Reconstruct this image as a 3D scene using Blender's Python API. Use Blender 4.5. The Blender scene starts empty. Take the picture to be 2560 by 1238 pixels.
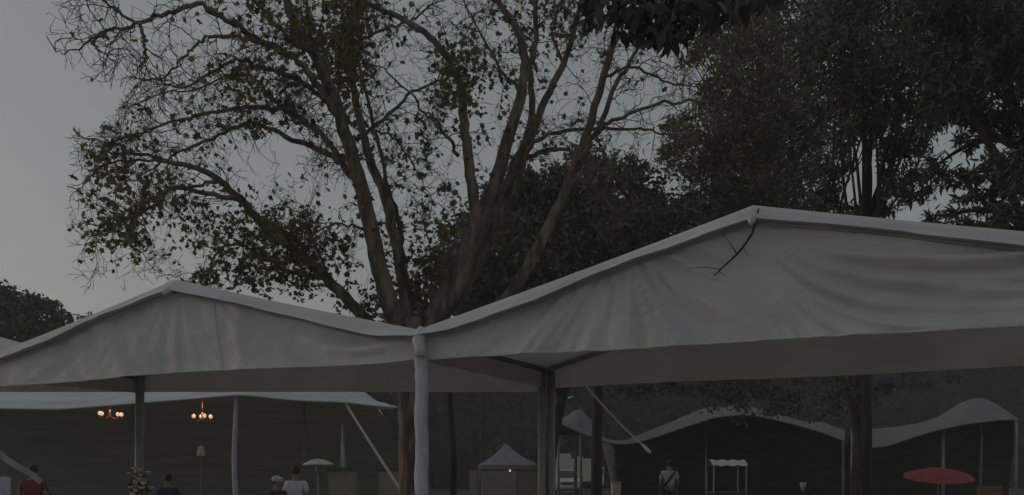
import bpy, bmesh, math, random
import numpy as np
from mathutils import Vector, Matrix, noise

scene = bpy.context.scene
COL = scene.collection
R = math.radians
rng = np.random.default_rng(7)
random.seed(7)

# ------------------------------------------------------------------ camera
F, HY, CH = 1990.0, 1180.0, 1.6          # focal length in photo pixels, horizon row, eye height
cam_d = bpy.data.cameras.new('camera')
cam_d.sensor_width = 36.0
cam_d.lens = 36.0 * F / 2560.0
cam_d.shift_y = (HY - 619.0) / 2560.0
cam_d.clip_start, cam_d.clip_end = 0.05, 3000.0
cam = bpy.data.objects.new('camera', cam_d)
COL.objects.link(cam)
cam.location = (0, 0, CH)
cam.rotation_euler = (R(90), 0, 0)
scene.camera = cam

# ------------------------------------------------------------------ sky, sun, exposure
SUN_EL, SUN_AZ = R(5.0), R(-72.0)         # azimuth clockwise from +Y: the sun is low, out of frame on the left
w = bpy.data.worlds.new('World')
scene.world = w
w.use_nodes = True
nt = w.node_tree
nt.nodes.clear()
out = nt.nodes.new('ShaderNodeOutputWorld')
bg = nt.nodes.new('ShaderNodeBackground')
sky = nt.nodes.new('ShaderNodeTexSky')
sky.sky_type = 'NISHITA'
sky.sun_disc = False
sky.sun_elevation = SUN_EL
sky.sun_rotation = SUN_AZ
sky.air_density, sky.dust_density, sky.ozone_density = 1.0, 3.0, 1.0
hs = nt.nodes.new('ShaderNodeHueSaturation')
hs.inputs['Saturation'].default_value = 0.58
nt.links.new(sky.outputs[0], hs.inputs['Color'])
veil = nt.nodes.new('ShaderNodeMix')                 # thin even dusk cloud over the clear sky
veil.data_type = 'RGBA'
veil.inputs['Factor'].default_value = 0.5
nt.links.new(hs.outputs[0], veil.inputs['A'])
veil.inputs['B'].default_value = (2.34, 2.50, 2.57, 1)
nt.links.new(veil.outputs['Result'], bg.inputs['Color'])
bg.inputs['Strength'].default_value = 0.119
nt.links.new(bg.outputs[0], out.inputs['Surface'])

sd = bpy.data.lights.new('sun', 'SUN')
sd.energy, sd.angle, sd.color = 0.25, R(12), (1.0, 0.86, 0.72)
sun = bpy.data.objects.new('sun', sd)
COL.objects.link(sun)
_d = Vector((math.sin(SUN_AZ) * math.cos(SUN_EL), math.cos(SUN_AZ) * math.cos(SUN_EL), math.sin(SUN_EL)))
sun.rotation_euler = (-_d).to_track_quat('-Z', 'Y').to_euler()

scene.view_settings.view_transform = 'Standard'
scene.view_settings.look = 'None'
scene.view_settings.exposure = 0.0
scene.view_settings.gamma = 1.0
scene.render.engine = 'CYCLES'
scene.cycles.use_denoising = True
scene.cycles.max_bounces = 6
scene.cycles.transparent_max_bounces = 8

# ------------------------------------------------------------------ helpers
def P(px, py, D):
    """photo pixel at depth D -> world point"""
    return Vector(((px - 1280) / F * D, D, CH + (HY - py) / F * D))

def mat(name, col, rough=0.7, noise_scale=None, var=0.25, bump=0.0, bump_scale=None, metal=0.0,
        emit=None, island=0.0, translucent=0.0, stretch=None, col2=None, spec=0.5):
    m = bpy.data.materials.new(name)
    m.use_nodes = True
    n, l = m.node_tree.nodes, m.node_tree.links
    b = n['Principled BSDF']
    b.inputs['Base Color'].default_value = (*col, 1)
    b.inputs['Roughness'].default_value = rough
    b.inputs['Metallic'].default_value = metal
    b.inputs['Specular IOR Level'].default_value = spec
    src = None
    tc = n.new('ShaderNodeTexCoord')
    mp = n.new('ShaderNodeMapping')
    if stretch: mp.inputs['Scale'].default_value = stretch
    l.new(tc.outputs['Object'], mp.inputs['Vector'])
    c2 = col2 or tuple(c * (1 - var) for c in col)
    c1 = tuple(min(1, c * (1 + var)) for c in col) if not col2 else col
    if noise_scale:
        t = n.new('ShaderNodeTexNoise')
        t.inputs['Scale'].default_value = noise_scale
        t.inputs['Detail'].default_value = 6
        l.new(mp.outputs[0], t.inputs['Vector'])
        r = n.new('ShaderNodeValToRGB')
        r.color_ramp.elements[0].position, r.color_ramp.elements[1].position = (0.40, 0.60) if 'bark' in name else (0.32, 0.68)
        r.color_ramp.elements[0].color, r.color_ramp.elements[1].color = (*c2, 1), (*c1, 1)
        l.new(t.outputs['Fac'], r.inputs['Fac'])
        src = r.outputs[0]
    if island:
        g = n.new('ShaderNodeNewGeometry')
        r = n.new('ShaderNodeValToRGB')
        r.color_ramp.elements[0].color = (*[c * (1 - island) for c in col], 1)
        r.color_ramp.elements[1].color = (*[min(1, c * (1 + island)) for c in (col2 or col)], 1)
        l.new(g.outputs['Random Per Island'], r.inputs['Fac'])
        src = r.outputs[0]
    if src: l.new(src, b.inputs['Base Color'])
    if bump:
        t = n.new('ShaderNodeTexNoise')
        t.inputs['Scale'].default_value = bump_scale or 20
        t.inputs['Detail'].default_value = 8
        l.new(mp.outputs[0], t.inputs['Vector'])
        bp = n.new('ShaderNodeBump')
        bp.inputs['Strength'].default_value = bump
        bp.inputs['Distance'].default_value = 0.05 if 'bark' in name else 0.02
        l.new(t.outputs['Fac'], bp.inputs['Height'])
        l.new(bp.outputs[0], b.inputs['Normal'])
    if emit:
        b.inputs['Emission Color'].default_value = (*emit[0], 1)
        b.inputs['Emission Strength'].default_value = emit[1]
    if translucent:
        tr = n.new('ShaderNodeBsdfTranslucent')
        if src: l.new(src, tr.inputs['Color'])
        else: tr.inputs['Color'].default_value = (*col, 1)
        mx = n.new('ShaderNodeMixShader')
        mx.inputs['Fac'].default_value = translucent
        l.new(b.outputs[0], mx.inputs[1]); l.new(tr.outputs[0], mx.inputs[2])
        l.new(mx.outputs[0], n['Material Output'].inputs['Surface'])
    return m

def tag(o, label=None, cat=None, group=None, kind=None):
    if label: o['label'] = label
    if cat: o['category'] = cat
    if group: o['group'] = group
    if kind: o['kind'] = kind
    return o

def empty(name, loc, label, cat, group=None, rz=0.0):
    o = bpy.data.objects.new(name, None)
    COL.objects.link(o)
    o.location = loc
    o.rotation_euler.z = rz
    o.empty_display_size = 0.2
    return tag(o, label, cat, group)

def link(name, me, m, parent=None, local=False):
    """link mesh as one object; verts are world coordinates unless local"""
    o = bpy.data.objects.new(name, me)
    COL.objects.link(o)
    if m: me.materials.append(m)
    if parent:
        o.parent = parent
        if not local:
            M = Matrix.Translation(parent.location) @ Matrix.Rotation(parent.rotation_euler.z, 4, 'Z')
            if parent.parent:
                q = parent.parent
                M = Matrix.Translation(q.location) @ Matrix.Rotation(q.rotation_euler.z, 4, 'Z')
            me.transform(M.inverted())
    return o

class MB:
    """collects shapes, links them as ONE mesh object"""
    def __init__(s): s.v, s.f, s.sm = [], [], []
    def add(s, vs, fs, smooth=True):
        k = len(s.v)
        s.v += [tuple(v) for v in vs]
        s.f += [tuple(i + k for i in f) for f in fs]
        s.sm += [smooth] * len(fs)
        return s
    def box(s, c, size, rz=0.0, taper=1.0, bev=0.0):
        bm = bmesh.new()
        bmesh.ops.create_cube(bm, size=1.0)
        for v in bm.verts:
            k = taper if v.co.z > 0 else 1.0
            v.co = Vector((v.co.x * size[0] * k, v.co.y * size[1] * k, v.co.z * size[2]))
        if bev: bmesh.ops.bevel(bm, geom=bm.edges[:], offset=bev, segments=2, affect='EDGES', profile=0.5)
        M = Matrix.Translation(Vector(c)) @ Matrix.Rotation(rz, 4, 'Z')
        bm.verts.ensure_lookup_table()
        s.add([M @ v.co for v in bm.verts], [[v.index for v in f.verts] for f in bm.faces], False)
        bm.free()
        return s
    def tube(s, pts, rad, n=8, cap=True):
        pts = [Vector(p) for p in pts]
        if not hasattr(rad, '__len__'): rad = [rad] * len(pts)
        m = len(pts)
        t0 = (pts[1] - pts[0]).normalized()
        a = t0.orthogonal().normalized()
        vs = []
        for i in range(m):
            t = (pts[min(i + 1, m - 1)] - pts[max(i - 1, 0)])
            if t.length < 1e-9: t = t0
            t.normalize()
            a = (a - t * a.dot(t))
            a = a.normalized() if a.length > 1e-6 else t.orthogonal().normalized()
            b = t.cross(a)
            for k in range(n):
                th = 2 * math.pi * k / n
                vs.append(pts[i] + (a * math.cos(th) + b * math.sin(th)) * rad[i])
        fs = [(i * n + k, i * n + (k + 1) % n, (i + 1) * n + (k + 1) % n, (i + 1) * n + k) for i in range(m - 1) for k in range(n)]
        if cap:
            fs.append(tuple(range(n - 1, -1, -1)))
            fs.append(tuple((m - 1) * n + k for k in range(n)))
        return s.add(vs, fs)
    def lathe(s, c, prof, n=20):
        c = Vector(c)
        vs = [c + Vector((r * math.cos(2 * math.pi * k / n), r * math.sin(2 * math.pi * k / n), z)) for r, z in prof for k in range(n)]
        fs = [(i * n + k, i * n + (k + 1) % n, (i + 1) * n + (k + 1) % n, (i + 1) * n + k) for i in range(len(prof) - 1) for k in range(n)]
        return s.add(vs, fs)
    def ball(s, c, r, sub=2, sc=(1, 1, 1)):
        bm = bmesh.new()
        bmesh.ops.create_icosphere(bm, subdivisions=sub, radius=r)
        c = Vector(c)
        s.add([c + Vector((v.co.x * sc[0], v.co.y * sc[1], v.co.z * sc[2])) for v in bm.verts], [[v.index for v in f.verts] for f in bm.faces])
        bm.free()
        return s
    def grid(s, nu, nv, fn):
        vs = [fn(i / nu, j / nv) for j in range(nv + 1) for i in range(nu + 1)]
        W = nu + 1
        return s.add(vs, [(j * W + i, j * W + i + 1, (j + 1) * W + i + 1, (j + 1) * W + i) for j in range(nv) for i in range(nu)])
    def build(s, name, m, parent=None, local=False):
        me = bpy.data.meshes.new(name)
        me.from_pydata(s.v, [], s.f)
        me.polygons.foreach_set('use_smooth', s.sm)
        me.update()
        return link(name, me, m, parent, local)

def lerp(a, b, t): return a + (b - a) * t
def poly_at(pl, x):
    """piecewise-linear y(x) through points, smoothed a little"""
    if x <= pl[0][0]: return pl[0][1]
    for (x0, y0), (x1, y1) in zip(pl, pl[1:]):
        if x <= x1:
            t = (x - x0) / (x1 - x0)
            return y0 + (y1 - y0) * t
    return pl[-1][1]
def smooth_at(pl, x, h=18):
    return sum(poly_at(pl, x + d * h) for d in (-2, -1, 0, 1, 2)) / 5
def fbm(x, y, z=0.0, o=3):
    s, a = 0.0, 1.0
    for k in range(o):
        s += a * noise.noise(Vector((x, y, z + 7.1 * k)))
        x, y, a = x * 2.03, y * 2.03, a * 0.5
    return s

# ------------------------------------------------------------------ materials
CLOTH = mat('tent_pvc', (0.645, 0.64, 0.655), 0.55, 1.6, 0.10, 0.45, 7, translucent=0.15)
CLOTH_IN = mat('tent_pvc_warm_bounce', (0.64, 0.57, 0.54), 0.7, 1.6, 0.10, 0.2, 9, translucent=0.25)  # same tent cloth, with warm bounced light put into its colour
SLEEVE = mat('pole_sleeve_cloth', (0.50, 0.49, 0.58), 0.7, 6, 0.15, 0.5, 22)
METAL_D = mat('grey_pole_paint', (0.26, 0.26, 0.255), 0.5, 5, 0.2)
STRETCH_W = mat('white_stretch_fabric', (0.62, 0.64, 0.66), 0.6, 1.2, 0.12, 0.3, 6, stretch=(0.4, 3, 3))
STRETCH_G = mat('sand_grey_fabric_tree_shade', (0.15, 0.15, 0.148), 0.7, 1.5, 0.15, 0.3, 6)  # grey base colour lowered to hold the shade of the trees
STRAP = mat('white_webbing', (0.60, 0.58, 0.58), 0.7, 30, 0.15)
ROPE_D = mat('dark_rope', (0.05, 0.05, 0.05), 0.9)
BARK = mat('brown_bark', (0.25, 0.185, 0.14), 0.9, 7, 0.0, 1.0, 26, stretch=(1, 1, 0.22), col2=(.085, .06, .046))
BARK_D = mat('dark_bark', (0.035, 0.03, 0.025), 0.9, 3, 0.4, 0.8, 14, stretch=(1, 1, 0.3))
LEAF_A = mat('plane_leaf', (0.095, 0.112, 0.042), 0.6, island=0.6, translucent=0.45, col2=(0.13, 0.12, 0.04))
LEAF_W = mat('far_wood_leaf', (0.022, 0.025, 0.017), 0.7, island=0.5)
LEAF_D = mat('dark_leaf', (0.092, 0.096, 0.066), 0.65, island=0.5, translucent=0.12)
LEAF_O = mat('olive_leaf', (0.110, 0.100, 0.050), 0.65, island=0.5, translucent=0.15)
LEAF_N = mat('glossy_near_leaf', (0.04, 0.043, 0.034), 0.6, island=0.4)
LEAF_Y = mat('sunlit_yellow_green_leaf', (0.10, 0.10, 0.035), 0.65, island=0.5, translucent=0.25)
GRASS = mat('lawn_grass', (0.055, 0.075, 0.03), 0.9, 0.6, 0.35, 0.6, 30)
BEIGE = mat('beige_board', (0.32, 0.27, 0.22), 0.7, 4, 0.12)
BROWN = mat('brown_wood', (0.13, 0.075, 0.05), 0.6, 6, 0.3)
WHITE_P = mat('white_vehicle_paint', (0.62, 0.62, 0.62), 0.3, 1.5, 0.06)
CREAM_P = mat('cream_vehicle_paint', (0.52, 0.50, 0.44), 0.45, 1.5, 0.06)
GLASS_D = mat('dark_glass', (0.03, 0.035, 0.045), 0.1)
RUBBER = mat('black_rubber', (0.02, 0.02, 0.02), 0.8)
STEEL = mat('pale_steel', (0.5, 0.5, 0.5), 0.35, metal=0.6)
RED = mat('red_canvas', (0.31, 0.033, 0.036), 0.7, 5, 0.2)
BRASS = mat('brass', (0.45, 0.2, 0.09), 0.35, metal=0.7)

# ------------------------------------------------------------------ ground
g = MB()
g.grid(60, 60, lambda a, b: Vector(((a - .5) * 320, -40 + b * 190, 0.0)))
ground = tag(g.build('lawn', GRASS), kind='structure')
g = MB()
g.box((-1.5, 9.0, 0.0), (34, 24, 0.03), rz=R(-21.8))  # unseen pale slab, added to bounce light up under the tents
tag(g.build('bounce_slab', mat('pale_bounce_slab', (.34, .31, .28), .9, 2, .2, .4, 20)), kind='structure')

# ------------------------------------------------------------------ frame tents in a row
FL = Vector((-6.474, 9.886, 0)); FR = Vector((-0.884, 7.65, 0)); FRR = Vector((4.78, 5.384, 0))
RL = Vector((-5.54, 11.8, 0)); RM = Vector((0.436, 10.2, 0)); RRR = Vector((5.98, 7.66, 0))
U = Vector((0.9285, -0.3714, 0)); N = Vector((-0.3714, -0.9285, 0))
FL3 = FL - U * 6.0; RL3 = RL + Vector((-5.64, 2.1, 0))
def front_D(px):
    r = (px - 1280) / F
    return (7.65 - 0.4 * 0.884) / (1 + 0.4 * r)

def tent(label, fl, fr, rr, rl, ef, er, rid_f, rid_r, ridz, hem_f, hem_r, folds, seams, poles, with_right_beam=True):
    """fl..rl corners; ef=(z_left,z_right) front eaves; er rear; rid_f/rid_r ridge fractions; hem_* functions of a"""
    c = (fl + fr + rr + rl) / 4
    root = empty('frame_tent', (c.x, c.y, 0), label, 'tent', 'white frame tents in a row')
    nrm = (fr - fl).cross(Vector((0, 0, 1))).normalized()          # outward (towards the camera)
    nb = -((rr - rl).cross(Vector((0, 0, 1))).normalized())
    def top_f(a): return lerp(ef[0], ridz[0], a / rid_f) if a < rid_f else lerp(ridz[0], ef[1], (a - rid_f) / (1 - rid_f))
    def top_r(a): return lerp(er[0], ridz[1], a / rid_r) if a < rid_r else lerp(ridz[1], er[1], (a - rid_r) / (1 - rid_r))
    def fpt(a, z, off): return fl.lerp(fr, a) + nrm * off + Vector((0, 0, z))
    def rpt(a, z, off): return rl.lerp(rr, a) + nb * off + Vector((0, 0, z))
    # roof: both slopes
    def roof(a, b):
        if a < 0.5:
            t = a * 2; af, ar = rid_f * t, rid_r * t
        else:
            t = a * 2 - 1; af, ar = lerp(rid_f, 1, t), lerp(rid_r, 1, t)
        p = fpt(af, top_f(af), 0.03).lerp(rpt(ar, top_r(ar), 0.03), b)
        sag = 0.05 * math.sin(math.pi * ((a * 2) % 1.0)) * math.sin(math.pi * b) + 0.012 * math.sin(math.pi * ((a * 2) % 1.0)) * (1 - b)
        return p - Vector((0, 0, sag))
    m = MB(); m.grid(60, 24, roof)
    rf = m.build('roof', CLOTH, root)
    # front gable panel
    def gab(a, b):
        zt, zb = top_f(a) - 0.015, hem_f(a)
        z = lerp(zb, zt, b)
        k = min(1.0, 6 * b * (1.02 - b) + 0.25) if b > 0.5 else 1.0
        k *= min(1, 12 * a + .15) * min(1, 12 * (1 - a) + .15)
        return fpt(a, z, -0.02 + k * folds(a, z, fl.lerp(fr, a)))
    m = MB(); m.grid(240, 56, gab)
    m.build('gable_panel', CLOTH, root)
    # hem band of the front gable: a thin doubled strip
    m = MB()
    m.tube([gab(i / 120, 0.0) + nrm * 0.004 for i in range(121)], 0.011, 6)
    m.build('hem', CLOTH, root)
    # seams on the gable
    for sa, sb in seams:
        m = MB()
        m.tube([gab(lerp(sa, sb, j / 24), 1 - j / 24) + nrm * 0.004 for j in range(25)], 0.003, 6)
        m.build('seam', CLOTH, root)
    # rear gable panel (its inside shows under the front hem)
    m = MB()
    m.grid(80, 12, lambda a, b: rpt(a, lerp(hem_r(a), top_r(a) - 0.01, b), 0.02 + 0.012 * fbm(a * 9, b * 2, 3.3)))
    m.build('gable_panel', CLOTH_IN, root)
    # roof flap over the top of each front slope, loose lower edge
    for a0, a1 in ((0.0, rid_f), (rid_f, 1.0)):
        def flap(t, b):
            a = lerp(a0, a1, t)
            drop = 0.125 + 0.016 * math.sin(t * 7 + a0 * 5) + 0.02 * fbm(t * 4, a0 + 2.0)
            edge = min(1.0, 7 * t + .12) if a0 == 0 else min(1.0, 7 * (1 - t) + .12)
            drop *= lerp(0.55, 1, edge)
            off = 0.035 + 0.125 * b + (0.014 * math.sin(b * 3.4 + 0.4 + t * 1.5) + 0.016 * fbm(t * 6, b * 1.2, 5 + a0 * 3)) * min(1, b * 3)
            z = top_f(a) + 0.012 - b * drop - 0.012 * math.sin(math.pi * t)
            return fpt(a, z, off)
        m = MB(); m.grid(110, 9, flap)
        m.build('roof_flap', CLOTH, root)
        m = MB(); m.tube([flap(i / 60, 1.0) - nrm * .075 - Vector((0, 0, .012)) for i in range(61)], .016, 6)
        m.build('rafter', METAL_D, root)
    # ridge end cap
    p = fpt(rid_f, ridz[0] - 0.17, 0.17)
    m = MB(); m.tube([p + nrm * 0.03 + Vector((0, 0, -.015)), p + Vector((0, 0, .03)), p - nrm * 0.08 + Vector((0, 0, .06))], [0.02, 0.034, 0.036], 10)
    m.build('ridge_cap', CLOTH, root)
    # valances along the two long eaves
    for (p, zp, q, zq) in ((fl, ef[0], rl, er[0]), (fr, ef[1], rr, er[1])):
        m = MB()
        side = (q - p).normalized().cross(Vector((0, 0, 1)))
        m.grid(40, 5, lambda t, b: p.lerp(q, t) + Vector((0, 0, lerp(zp, zq, t) - 0.02 - 0.26 * b)) + side * (0.014 * math.sin(t * 31) * b))
        m.build('valance', CLOTH_IN, root)
        m = MB(); m.tube([p + Vector((0, 0, zp - .05)), q + Vector((0, 0, zq - .05))], 0.03, 8)
        m.build('eave_beam', METAL_D, root)
    # inner rafters of the rear frame and ridge beam
    m = MB(); m.tube([fpt(rid_f, ridz[0] - .07, -.06), rpt(rid_r, ridz[1] - .07, -.06)], 0.03, 8); m.build('ridge_beam', METAL_D, root)
    for a in (0.0, 1.0):
        m = MB(); m.tube([rpt(a, top_r(a) - .07, -.08), rpt(rid_r, ridz[1] - .07, -.08)], 0.03, 8); m.build('rafter', METAL_D, root)
    for (xy, ztop, r, mm, dx) in poles:
        m = MB()
        if mm is SLEEVE:
            m.grid(28, 150, lambda a, b: Vector((xy.x + .006 * math.sin(b * 30) + r * (1 + .085 * fbm(math.sin(a * 6.283) * 1.6 + b * 9, b * 26, math.cos(a * 6.283) * 1.6)) * math.cos(a * 6.283) * (1 - .13 * math.exp(-((b - .955) / .008) ** 2)),
                                                 xy.y + r * (1 + .085 * fbm(math.sin(a * 6.283) * 1.6 + b * 9, b * 26, math.cos(a * 6.283) * 1.6)) * math.sin(a * 6.283) * (1 - .13 * math.exp(-((b - .955) / .008) ** 2)), b * ztop)))
        else:
            m.tube([(xy.x, xy.y, 0), (xy.x + dx, xy.y, ztop)], r, 12)
        po = m.build('pole', mm, root)
        m = MB(); m.box((xy.x, xy.y, 0.006), (0.2, 0.2, 0.012)); m.build('foot_plate', METAL_D, po)
    return root

def folds_left(a, z, p):
    px = 1280 + p.x / p.y * F
    s = a * 6
    dx, dz = s - 3.0, 3.75 - z
    th = math.atan2(dx, dz + .15)
    rr = math.hypot(dx, dz)
    o = 0.022 * fbm(th * 5.0, rr * 0.35, 1.1)                                          # fan from the peak
    o += 0.020 * math.sin(2 * math.pi * (rr * 2.6 + .4 * fbm(s, z, 2))) * math.exp(-((s - 1.9) / .55) ** 2)   # curved pulls on the left
    o += 0.026 * fbm(s * 0.9, z * 1.3, 4.2) + 0.007 * fbm(s * 4.0 + z * 2, z * 5.0 - s, 6.6) + 0.006 * fbm(th * 16, rr * 1.2, 8.2)
    o += 0.03 * math.exp(-((px - 600) / 22) ** 2)                                       # panel join
    d = (z - 2.90) - 0.35 * (s - 5.35) ** 2                                             # scooped fold near the corner pole
    o -= 0.075 * math.exp(-(d / .055) ** 2) * max(0, 1 - abs(s - 5.35) / .75)
    o += 0.05 * math.exp(-((d + .09) / .06) ** 2) * max(0, 1 - abs(s - 5.35) / .75)
    return o + 0.03

def folds_right(a, z, p):
    s = a * 6.1
    X = 1050 + s * 271 if s < 3.08 else 1885 + (s - 3.08) * 385      # measures along the panel, finer towards the near end
    Y = 900 - (z - 2.67) * (205 + 42 * s)
    o = 0.022 * fbm(s * 0.8, z * 1.2, 9.1) + 0.007 * fbm(s * 4.0 + z * 2, z * 5.0 - s, 6.6)
    # creases fanning down from a pull point under the left slope
    wl = max(0, min(1, (2000 - X) / 260)) * max(0, min(1, (X - 1050) / 120))
    dx, dy = X - 1585, Y - 610
    th, rr = math.atan2(dx, max(8, dy)), math.hypot(dx, dy) / 100
    env = min(1, rr / 1.0)
    o += wl * env * (0.060 * fbm(th * 5.0, rr * .22, 3.0) + .020 * fbm(th * 17, rr * .5, 5))
    o -= .035 * math.exp(-((th - .02) / .07) ** 2) * env * wl
    # small pulls by the corner pole
    wc = max(0, 1 - abs(X - 1190) / 140)
    o += wc * .035 * fbm((X - 1.2 * Y) / 34, (X + Y) / 160, 4)
    # slack swags: leave the peak steeply, flatten out to the right
    wr = max(0, min(1, (X - 1880) / 130))
    if wr > 0:
        q = (Y - 545) / (1.0 - math.exp(-(X - 1850) / 210.0))
        q += 16 * fbm(X / 260, q / 90, 6.0, 2)
        m_ = .55 + .9 * noise.noise(Vector((X / 420, q / 75, 2.3)))
        far = min(1, (X - 1850) / 330)
        o += wr * far * (0.034 * m_ * math.sin(2 * math.pi * q / 74 + .6) + 0.06 * fbm(X / 900, q / 85, 8.0, 2))
    # long diagonal creases below the ridge
    w2 = max(0, 1 - abs(X - 1790) / 230)
    o += w2 * .035 * fbm((Y - .95 * (X - 1640) + .0006 * (X - 1640) ** 2) / 46, X / 420, 12.0)
    return o + 0.035

EF = 2.95
tent('white frame tent with the smaller gable, nearest the open sky', FL, FR, RM, RL, (3.02, EF), (3.05, 2.95), 0.5, 0.5, (3.70, 3.75),
     lambda a: lerp(2.66, 2.675, a) + 0.02 * math.sin(a * math.pi) - .012 * math.sin(a * 9) + 0.05 * max(0, a - .9) * 10 * (a - .9) * 10 * .5,
     lambda a: lerp(2.786, 2.625, a), folds_left, [(0.585, 0.60)],
     [(RL + Vector((.02, -.05, 0)), 3.0, 0.062, METAL_D, 0.03), (RM + Vector((-.055, -.05, 0)), 2.9, 0.052, METAL_D, 0)])
tent('big white frame tent with a dead twig lying over its gable', FR, FRR, RRR, RM, (EF, 3.096), (2.95, 3.05), 0.505, 0.505, (3.757, 3.75),
     lambda a: lerp(2.676, 2.664, a) + .01 * math.sin(a * 13) * .5,
     lambda a: 2.67 + .01 * math.sin(a * 8), folds_right, [],
     [(FR + Vector((0.02, -.04, 0)), 2.70, 0.064, SLEEVE, 0), (FRR, 3.0, 0.062, SLEEVE, 0),
      (RM + Vector((.075, -.03, 0)), 2.9, 0.050, METAL_D, -.01), (RRR, 3.0, 0.06, METAL_D, 0)])
tent('white frame tent of which only a roof corner shows at the edge', FL3, FL, RL, RL3, (3.0, 3.02), (3.05, 3.05), 0.5, 0.5, (3.78, 3.80),
     lambda a: 2.66, lambda a: lerp(3.0, 2.786, a), folds_left, [],
     [(FL3, 3.0, 0.06, SLEEVE, 0), (FL, 2.98, 0.06, SLEEVE, 0), (RL3, 3.0, 0.06, METAL_D, 0)])
# knotted corner cloth where the two front gables meet
m = MB()
q = Vector((FR.x + .01, FR.y - .10, 0))
m.tube([q + Vector((0, 0, 2.70)), q + Vector((0.01, 0, 2.76)), q + Vector((-.012, -.01, 2.84)), q + Vector((.01, .01, 2.92)), q + Vector((0, .05, 2.97))],
       [0.062, 0.055, 0.064, 0.058, 0.03], 14)
tag(m.build('corner_tie', CLOTH), 'bunched white cloth tie over the corner pole between the two gables', 'tie')

# dead twig over the gable of the big tent
def on_gable(px, py, off=0.09):
    return P(px, py, front_D(px) - off)
m = MB()
m.tube([on_gable(1896, 522, .10), on_gable(1892, 545, .12), on_gable(1880, 585, .11), on_gable(1862, 612, .11), on_gable(1842, 636, .11), on_gable(1812, 664, .11), on_gable(1784, 690, .11)],
       [.006, .009, .010, .009, .009, .0075, .005], 6)
m.tube([on_gable(1842, 636, .11), on_gable(1824, 606, .12), on_gable(1806, 586, .12)], [.005, .004, .002], 5)
m.tube([on_gable(1800, 673, .11), on_gable(1765, 668, .12), on_gable(1722, 671, .12)], [.004, .0035, .002], 5)
m.tube([on_gable(1796, 678, .11), on_gable(1812, 688, .12)], [.004, .002], 5)
m.tube([on_gable(1858, 618, .11), on_gable(1866, 634, .12), on_gable(1872, 640, .12)], [.004, .003, .002], 5)
tag(m.build('twig', BARK_D), 'thin forked dead twig caught on the peak of the big gable', 'twig')

# ------------------------------------------------------------------ white stretch marquee behind the left tent
hemL = [(-700, 1010), (-420, 990), (-100, 1014), (0, 1021), (150, 1023), (340, 1008), (500, 995), (588, 987), (640, 990), (700, 997), (780, 1003), (862, 1005), (930, 1014), (992, 1019)]
mq = empty('stretch_marquee', (-6.5, 22, 0), 'long white stretch marquee with chandeliers glowing in its dark interior', 'marquee')
def marq(a, b):
    px = lerp(-700, 992, a)
    f = P(px, smooth_at(hemL, px, 10), 18.0 - 0.4 * math.sin(a * 9))
    k = min(1.0, (1 - a) * 5.5)                                    # the right end tapers to its corner
    top = Vector((f.x * 1.12 + (1 - k) * -.9, 22.5, lerp(3.35, 4.7, k ** .6)))
    bot = Vector((f.x * 1.5, 29.5, 0.0))
    if b < 0.45:
        t = b / .45
        p = f.lerp(top, t)
        p.z += 0.28 * math.sin(math.pi * t) * k
        p.z += 0.06 * fbm(px / 120 + t * 4, t * 2.5, 1.5) * min(1, t * 8) + 0.055 * math.sin(px / 26 + t * 20) * math.exp(-t * 3) * min(1, t * 12)
    else:
        t = (b - .45) / .55
        p = top.lerp(bot, t); p.z += .9 * math.sin(math.pi * t)
    return p
m = MB(); m.grid(200, 40, marq); m.build('canopy', STRETCH_W, mq)
m = MB(); m.tube([marq(i / 160, 0) for i in range(161)], .022, 6); m.build('hem', STRETCH_W, mq)
def sleeve_pole(px, pytop, D, r, mm, parent):
    t = P(px, pytop, D)
    m = MB()
    n = 24
    m.tube([(t.x + .02 * math.sin(i * .35), D, lerp(0, t.z, i / n)) for i in range(n + 1)], [r * (1 + .12 * noise.noise(Vector((px, 0, i * .5)))) * lerp(1, .72, (i / n) ** 6) for i in range(n + 1)], 12)
    return m.build('pole', mm, parent)
sleeve_pole(588, 987, 18.0, .058, SLEEVE, mq)
sleeve_pole(-300, 1000, 18.0, .058, SLEEVE, mq)
for px in (-100, 330, 760):
    m = MB(); t = P(px, 975, 23.5); m.tube([(t.x, 23.5, 0), (t.x, 23.5, 4.4)], .045, 8); m.build('pole', METAL_D, mq)
DARKCLOTH = mat('dark_cloth', (0.05, 0.05, 0.052), 0.9, 2, .2)
def strap(name, pts, r, label, cat='strap', mm=STRAP, group=None):
    m = MB(); m.tube(pts, r, 8)
    return tag(m.build(name, mm), label, cat, group)
def flat_strap(pts, wd, th):
    m = MB()
    pts = [Vector(p) for p in pts]
    for a, b in zip(pts, pts[1:]):
        pass
    n = len(pts)
    vs, fs = [], []
    for i, p in enumerate(pts):
        t = (pts[min(i + 1, n - 1)] - pts[max(i - 1, 0)]).normalized()
        s = t.cross(Vector((0, 1, 0))).normalized() * wd / 2
        d = Vector((0, th / 2, 0))
        vs += [p - s - d, p + s - d, p + s + d, p - s + d]
    for i in range(n - 1):
        for k in range(4):
            fs.append((i * 4 + k, i * 4 + (k + 1) % 4, i * 4 + 4 + (k + 1) % 4, i * 4 + 4 + k))
    fs += [(3, 2, 1, 0), tuple((n - 1) * 4 + k for k in range(4))]
    m.add(vs, fs, False)
    return m
def along(a, b, n, sag):
    return [a.lerp(b, i / n) - Vector((0, 0, sag * math.sin(math.pi * i / n))) for i in range(n + 1)]
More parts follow.
